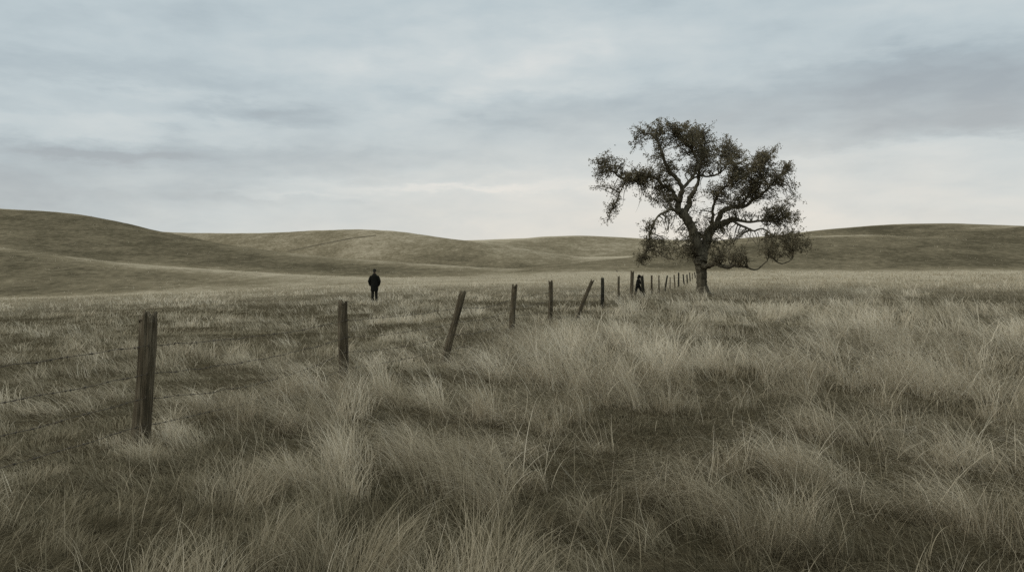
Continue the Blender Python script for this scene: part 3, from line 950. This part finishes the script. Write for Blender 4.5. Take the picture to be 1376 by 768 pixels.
def add_blades(x, y, L, w, phi, th0, th1, tint, seg):
    global voff
    N = len(x)
    z = zfun(x, y) - 0.01
    t = np.linspace(0, 1, seg + 1)
    th = th0[:, None] + (th1 - th0)[:, None] * t[None, :] ** 1.35
    thm = .5 * (th[:, 1:] + th[:, :-1])
    ds = (L / seg)[:, None]
    hz = np.concatenate([np.zeros((N, 1)), np.cumsum(np.sin(thm) * ds, 1)], 1)
    vt = np.concatenate([np.zeros((N, 1)), np.cumsum(np.cos(thm) * ds, 1)], 1)
    vt = np.maximum(vt, 0.015 * t[None, :])
    wig = phi[:, None] + (rng.normal(0, .35, N))[:, None] * t[None, :]
    px = x[:, None] + np.cos(wig) * hz
    py_ = y[:, None] + np.sin(wig) * hz
    pz = z[:, None] + vt
    psi = phi + math.pi / 2 + rng.normal(0, .40, N)
    hw = (w / 2)[:, None] * (1.0 - .88 * t[None, :] ** 1.6)
    sx, sy = np.cos(psi)[:, None] * hw, np.sin(psi)[:, None] * hw
    V = np.stack([np.stack([px - sx, py_ - sy, pz], -1), np.stack([px + sx, py_ + sy, pz], -1)], 2)  # N,seg+1,2,3
    VV.append(V.reshape(-1, 3).astype(np.float32))
    base = voff + np.arange(N)[:, None] * (2 * (seg + 1)) + np.arange(seg)[None, :] * 2
    QQ.append(np.stack([base, base + 1, base + 3, base + 2], -1).reshape(-1, 4).astype(np.int32))
    TT.append(np.repeat(tint, 2 * (seg + 1)).astype(np.float32))
    voff += N * 2 * (seg + 1)


def field(x, y):
    """sward height, tuft strength and matting at a place"""
    side = x - np.interp(y, fence_y, fence_x)                 # >0: ungrazed side of the fence
    r = np.hypot(x, y)
    H = .12 + (.115 - .03 * sstep(10, 18, r)) * sstep(-.9, 1.2, side)
    H = np.maximum(H, .23 * (1 - sstep(5.5, 9, r)))
    H = H * (1 + .20 * sstep(30, 60, r) - .35 * sstep(60, 120, r))
    k = 1 / (1 + r / 40)                                        # broader tufts show farther off
    wx, wy = x + .5 * (fbm(x * .9, y * .9, 15) - .5), y + .5 * (fbm(x * .9 + 7, y * .9, 16) - .5)
    c1 = fbm(wx * 1.7, wy * 1.25, 21, 2)
    c2 = fbm(wx * .22 + 4, wy * .24, 25, 3)
    c3 = fbm(wx * .55, wy * .42 + 3, 28, 3)
    f = sstep(7, 22, r)
    C = sstep(.40, .595, (.66 - .40 * f) * c1 + (.10 + .16 * f) * c2 + (.24 + .24 * f) * c3)
    big = fbm(x * .09, y * .16 + 5, 31)
    for q in POSTS[:8]:
        px_ = P(*q[1], q[2])
        H = H * (1 - .62 * np.exp(-((x - px_.x) ** 2 + (y - px_.y + .4) ** 2) / .6))
    H = H * (.75 + .5 * big)
    return H, C, side, big


def scatter(r0, r1, n0, rr0, cell, seg, wf, az=40.0, seed=50, thatch=False):
    # density n0*(rr0/r)^2 outside rr0
    amax = R(az)
    Nn = int(n0 * rr0 ** 2 * 2 * amax * math.log(r1 / r0)) if r0 >= rr0 else int(n0 * amax * (r1 ** 2 - r0 ** 2))
    U = rng.random(Nn)
    r = r0 * (r1 / r0) ** U if r0 >= rr0 else np.sqrt(r0 ** 2 + U * (r1 ** 2 - r0 ** 2))
    a = rng.uniform(-amax, amax, Nn)
    x, y = r * np.sin(a), r * np.cos(a)
    wd, vx, vy, h1, h2, h3 = worley(x, y, cell, seed)
    H, C, side, big = field(x, y)
    if thatch: C = C * .0 + .12 + .3 * hash2(np.floor(x / .35), np.floor(y / .35), 5)
    keep = rng.random(Nn) < (1.0 if thatch else 0) + (.22 + .95 * np.exp(-(wd / .42) ** 2)) * (.36 + .64 * C) * (.6 + .55 * h2)
    x, y, r, wd, vx, vy, h1, h2, h3, H, C, side, big = [q[keep] for q in (x, y, r, wd, vx, vy, h1, h2, h3, H, C, side, big)]
    N = len(x)
    # direction: prevailing lay of the grass + swirl + splay from the tussock + each tussock's own lean
    swirl = (fbm(x * .30, y * .30, 61) * 2 - 1) * 3.0 + math.pi * (.80 + .14 * sstep(-3, 5, x))
    lay = .6 + .7 * sstep(.35, .65, fbm(x * .4 + 8, y * .4, 71))
    dx = np.cos(swirl) * lay + vx * .65 + .60 * np.cos(h1 * 6.283) + rng.normal(0, .20, N)
    dy = np.sin(swirl) * lay * .8 + vy * .65 + .60 * np.sin(h1 * 6.283) + rng.normal(0, .20, N)
    phi = np.arctan2(dy, dx)
    mag = np.clip(np.hypot(dx, dy), .2, 1.6)
    th0 = R(6) + R(34) * rng.random(N) * mag
    th1 = R(58) + R(40) * mag * rng.uniform(.5, 1.3, N)
    L = H * (.30 + .95 * C) * (.55 + .8 * h2) * rng.uniform(.6, 1.35, N) * (.68 + .32 * sstep(5, 13, r)) * (1.2 - .9 * np.clip(wd - .25, 0, .6)) * 2.1
    lodged = rng.random(N) < .32 * lay
    th1 = np.where(lodged, R(95) + R(25) * rng.random(N), th1)
    low = rng.random(N) < .25                                    # short thatch
    L = np.where(low, L * .45, L)
    th1 = np.where(low, th1 + R(20), th1)
    tint = .47 + .34 * (h3 - .5) + .28 * (h2 - .5) + (.36 + .14 * sstep(30, 60, r)) * (C - .5) - .28 * np.clip(wd - .3, 0, .6) + .09 * np.exp(-((side - 3.5) / 3.5) ** 2) * sstep(8, 13, r) - .29 * sstep(6.8, 3.9, r + 2.0 * (fbm(x * .8, y * .8, 91) - .5)) - .17 * np.exp(-((x - 10.9) ** 2 + ((y - 46.5) * .8) ** 2) / 18) - .08 * sstep(6, 14, x) * sstep(40, 20, r) + rng.normal(0, .10, N) + .40 * (big - .5) - .10 * low + .08 * sstep(-1, 1.5, side) * (r < 40) + .06 * sstep(35, 70, r) - .10 * sstep(80, 140, r)  # shade under the oak and a vignette on near grass are put into tint
    if thatch:
        L = rng.uniform(.06, .17, N)
        th1 = th1 + R(15)
        tint = .35 - .16 * sstep(7.5, 4, r) + .08 * sstep(25, 50, r) + .22 * (h3 - .5) + .25 * (big - .5) + rng.normal(0, .08, N)  # near thatch dimmed by colour, continuing the painted vignette
    # crisp dry culms bent any way across the tufts
    culm = (rng.random(N) < .055) & (not thatch) & (r < 22)
    phi = np.where(culm, rng.uniform(0, 6.283, N), phi)
    th1 = np.where(culm, R(40) + R(85) * rng.random(N), th1)
    L = np.where(culm, np.maximum(L, H * 1.5) * rng.uniform(.7, 1.2, N), L)
    tint = np.where(culm, tint + .17, tint)
    stalk = rng.random(N) < (0 if thatch else .018)
    L = np.where(stalk, H * rng.uniform(1.4, 2.3, N), L)
    th1 = np.where(stalk, R(10) + R(55) * rng.random(N), th1)
    tint = np.where(stalk, tint + .3, tint)
    w = wf * (r / rr0) ** .8 * rng.uniform(.6, 1.4, N) if r0 >= rr0 else wf * rng.uniform(.6, 1.4, N)
    w = np.where(stalk, w * 1.35, np.where(culm, w * 1.45, w))
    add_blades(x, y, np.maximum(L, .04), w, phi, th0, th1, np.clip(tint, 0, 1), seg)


scatter(0.5, 6.0, 4800, 6.0, .30, 8, .0031, 62)
# short matted thatch under the long grass
scatter(0.5, 6.0, 2400, 6.0, .30, 4, .0034, 62, seed=200, thatch=True)
scatter(6.0, 90.0, 2100, 6.0, .35, 3, .0040, 50, seed=210, thatch=True)
scatter(6.0, 14.0, 4600, 6.0, .34, 6, .0033, 52)
scatter(14.0, 45.0, 4200, 6.0, .50, 4, .0038, 47, seed=80)
scatter(45.0, 150.0, 3000, 6.0, 1.0, 3, .0042, 44, seed=110)
scatter(150.0, 460.0, 1600, 6.0, 3.0, 2, .0046, 40, seed=140)
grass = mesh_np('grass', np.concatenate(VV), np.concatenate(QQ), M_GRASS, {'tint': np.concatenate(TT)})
tag(grass, 'tall dry straw coloured grass lying in tangled tussocks across the field', None, None, 'stuff')
print('blades verts', voff, 'leaves', NL)

# ------------------------------------------------------------------ sky and light
SUN_AZ, SUN_EL = R(-105), R(42)            # azimuth from +Y towards +X: light from the left
w = bpy.data.worlds.new('World')
sc.world = w
w.use_nodes = True
w.node_tree.nodes.clear()
t = NT(w.node_tree)
out = t.n('ShaderNodeOutputWorld')
sky = t.n('ShaderNodeTexSky', sky_type='NISHITA', sun_disc=False)
sky.sun_elevation = SUN_EL
sky.sun_rotation = SUN_AZ
sky.air_density = 1.0
sky.dust_density = 3.0
bg1 = t.n('ShaderNodeBackground'); t.l(sky.outputs[0], bg1.inputs[0]); bg1.inputs[1].default_value = 0.06
tc = t.n('ShaderNodeTexCoord')
sep = t.n('ShaderNodeSeparateXYZ'); t.l(tc.outputs['Generated'], sep.inputs[0])
X, Y, Z = sep.outputs
az = t.math('ARCTAN2', X, Y)
el = t.math('ARCSINE', Z)
comb = t.n('ShaderNodeCombineXYZ')
t.l(t.math('MULTIPLY', az, 3.2), comb.inputs[0]); t.l(t.math('MULTIPLY', el, 13.0), comb.inputs[1])
V1 = comb.outputs[0]
n_big = t.noise(V1, 0.9, 6, 0.52, 0.5)
n_wisp = t.noise(t.scale(V1, (1.3, 1.0, 1)), 2.4, 6, 0.58, 0.3)
warp = t.math('MULTIPLY', t.math('SUBTRACT', t.noise(V1, 1.8, 5, 0.6), 0.5), 0.22)
warp2 = t.math('MULTIPLY', t.math('SUBTRACT', t.noise(t.scale(V1, (1.3, 1.1, 1)), 2.3, 6, 0.6), 0.5), 0.065)
azw = t.math('ADD', az, warp)
elw = t.math('ADD', el, warp2)


def blob(u, v, wu, wv, amp, sharp=1.0):
    a0, e0 = math.atan((u - 688) / F), math.atan((370 - v) / F * math.cos(math.atan((u - 688) / F)))
    q = t.math('ADD', t.math('POWER', t.math('ABSOLUTE', t.math('DIVIDE', t.math('SUBTRACT', azw, a0), wu / F)), 2.0),
               t.math('POWER', t.math('ABSOLUTE', t.math('DIVIDE', t.math('SUBTRACT', elw, e0), wv / F)), 2.0))
    return t.math('MULTIPLY', t.math('EXPONENT', t.math('MULTIPLY', q, -sharp)), amp)


def total(bl):
    s = bl[0]
    for b in bl[1:]:
        s = t.math('ADD', s, b)
    return s


dark = total([blob(365, 148, 105, 19, .75, 1.2), blob(235, 186, 26, 7, .5), blob(20, 262, 190, 42, 1.0), blob(120, 208, 120, 8, .8), blob(420, 214, 300, 26, .5), blob(1345, 112, 190, 56, .95),
              blob(1210, 168, 240, 24, .55), blob(830, 152, 230, 26, .4), blob(110, 92, 220, 18, .45), blob(330, 262, 200, 12, .35), blob(1150, 122, 190, 26, .45), blob(660, 165, 70, 14, .4), blob(1180, 84, 110, 10, .3), blob(330, 40, 260, 20, .2)])
lite = total([blob(545, 92, 170, 26, .75), blob(180, 184, 220, 8, .55), blob(600, 252, 170, 7, 1.0), blob(400, 262, 130, 5, .8), blob(1250, 200, 240, 10, .8), blob(760, 250, 210, 30, .6),
              blob(770, 62, 170, 36, .75), blob(480, 40, 200, 22, .3), blob(300, 172, 130, 9, .4), blob(1240, 232, 260, 16, .6), blob(540, 150, 90, 12, .5), blob(250, 128, 130, 8, .4), blob(720, 120, 170, 9, .5), blob(60, 160, 120, 10, .5), blob(1280, 270, 240, 14, .5)])
v = t.math('ADD', t.math('MULTIPLY', t.math('SUBTRACT', n_big, 0.5), 0.5), t.math('MULTIPLY', t.math('SUBTRACT', n_wisp, 0.5), 0.38))
n_mot = t.noise(t.scale(V1, (2.1, 1.0, 1)), 1.5, 5, 0.5, 0.2)
v = t.math('ADD', v, t.math('MULTIPLY', t.math('SUBTRACT', n_mot, 0.5), 0.42))
v = t.math('ADD', v, t.math('SUBTRACT', t.math('MULTIPLY', lite, .34), t.math('MULTIPLY', dark, .42)))
v = t.math('ADD', v, 0.5, True)
cloud = t.ramp(v, [(0.0, (.278, .325, .358)), (0.25, (.342, .405, .438)), (0.5, (.43, .495, .520)), (0.75, (.51, .560, .570)), (1.0, (.65, .655, .635))])
# pale warm band low over the hills, strongest ahead
hz = t.math('MULTIPLY', t.math('EXPONENT', t.math('MULTIPLY', t.math('POWER', t.math('ABSOLUTE', t.math('DIVIDE', el, .15)), 2.0), -1.0)), .92)
hz = t.math('MULTIPLY', hz, t.math('ADD', .30, t.math('MULTIPLY', .70, t.math('EXPONENT', t.math('MULTIPLY', t.math('POWER', t.math('ABSOLUTE', t.math('DIVIDE', t.math('SUBTRACT', az, .22), .45)), 2.0), -1.0)))))
hz = t.math('MULTIPLY', hz, t.math('ADD', .85, t.math('MULTIPLY', t.math('SUBTRACT', n_wisp, .40), .8)), True)
cloud = t.mix(hz, cloud, (.735, .675, .59))
bg2 = t.n('ShaderNodeBackground'); t.l(cloud, bg2.inputs[0])
# an overcast sky is brighter overhead than near the horizon
t.l(t.math('ADD', 1.0, t.math('MULTIPLY', t.math('MAXIMUM', t.math('SUBTRACT', Z, .36), 0.0), 1.1)), bg2.inputs[1])
mx = t.n('ShaderNodeMixShader'); mx.inputs[0].default_value = 0.92
t.l(bg1.outputs[0], mx.inputs[1]); t.l(bg2.outputs[0], mx.inputs[2])
t.l(mx.outputs[0], out.inputs['Surface'])

sd = bpy.data.lights.new('sun', 'SUN')
sd.energy = 0.8
sd.angle = R(25)
sd.color = (1.0, .95, .87)
so = link(bpy.data.objects.new('sun', sd))
dirv = Vector((math.sin(SUN_AZ) * math.cos(SUN_EL), math.cos(SUN_AZ) * math.cos(SUN_EL), math.sin(SUN_EL)))
so.rotation_euler = dirv.to_track_quat('Z', 'Y').to_euler()
so.location = (-30, -10, 40)

vs = sc.view_settings
vs.view_transform = 'Standard'
vs.look = 'None'
vs.exposure = 0.3
vs.gamma = 1
vs.use_curve_mapping = False
sc.render.engine = 'CYCLES'
cy = sc.cycles
cy.max_bounces = 5
cy.diffuse_bounces = 2
cy.glossy_bounces = 2
cy.transmission_bounces = 3
cy.transparent_max_bounces = 4
cy.caustics_reflective = False
cy.caustics_refractive = False
cy.use_denoising = False
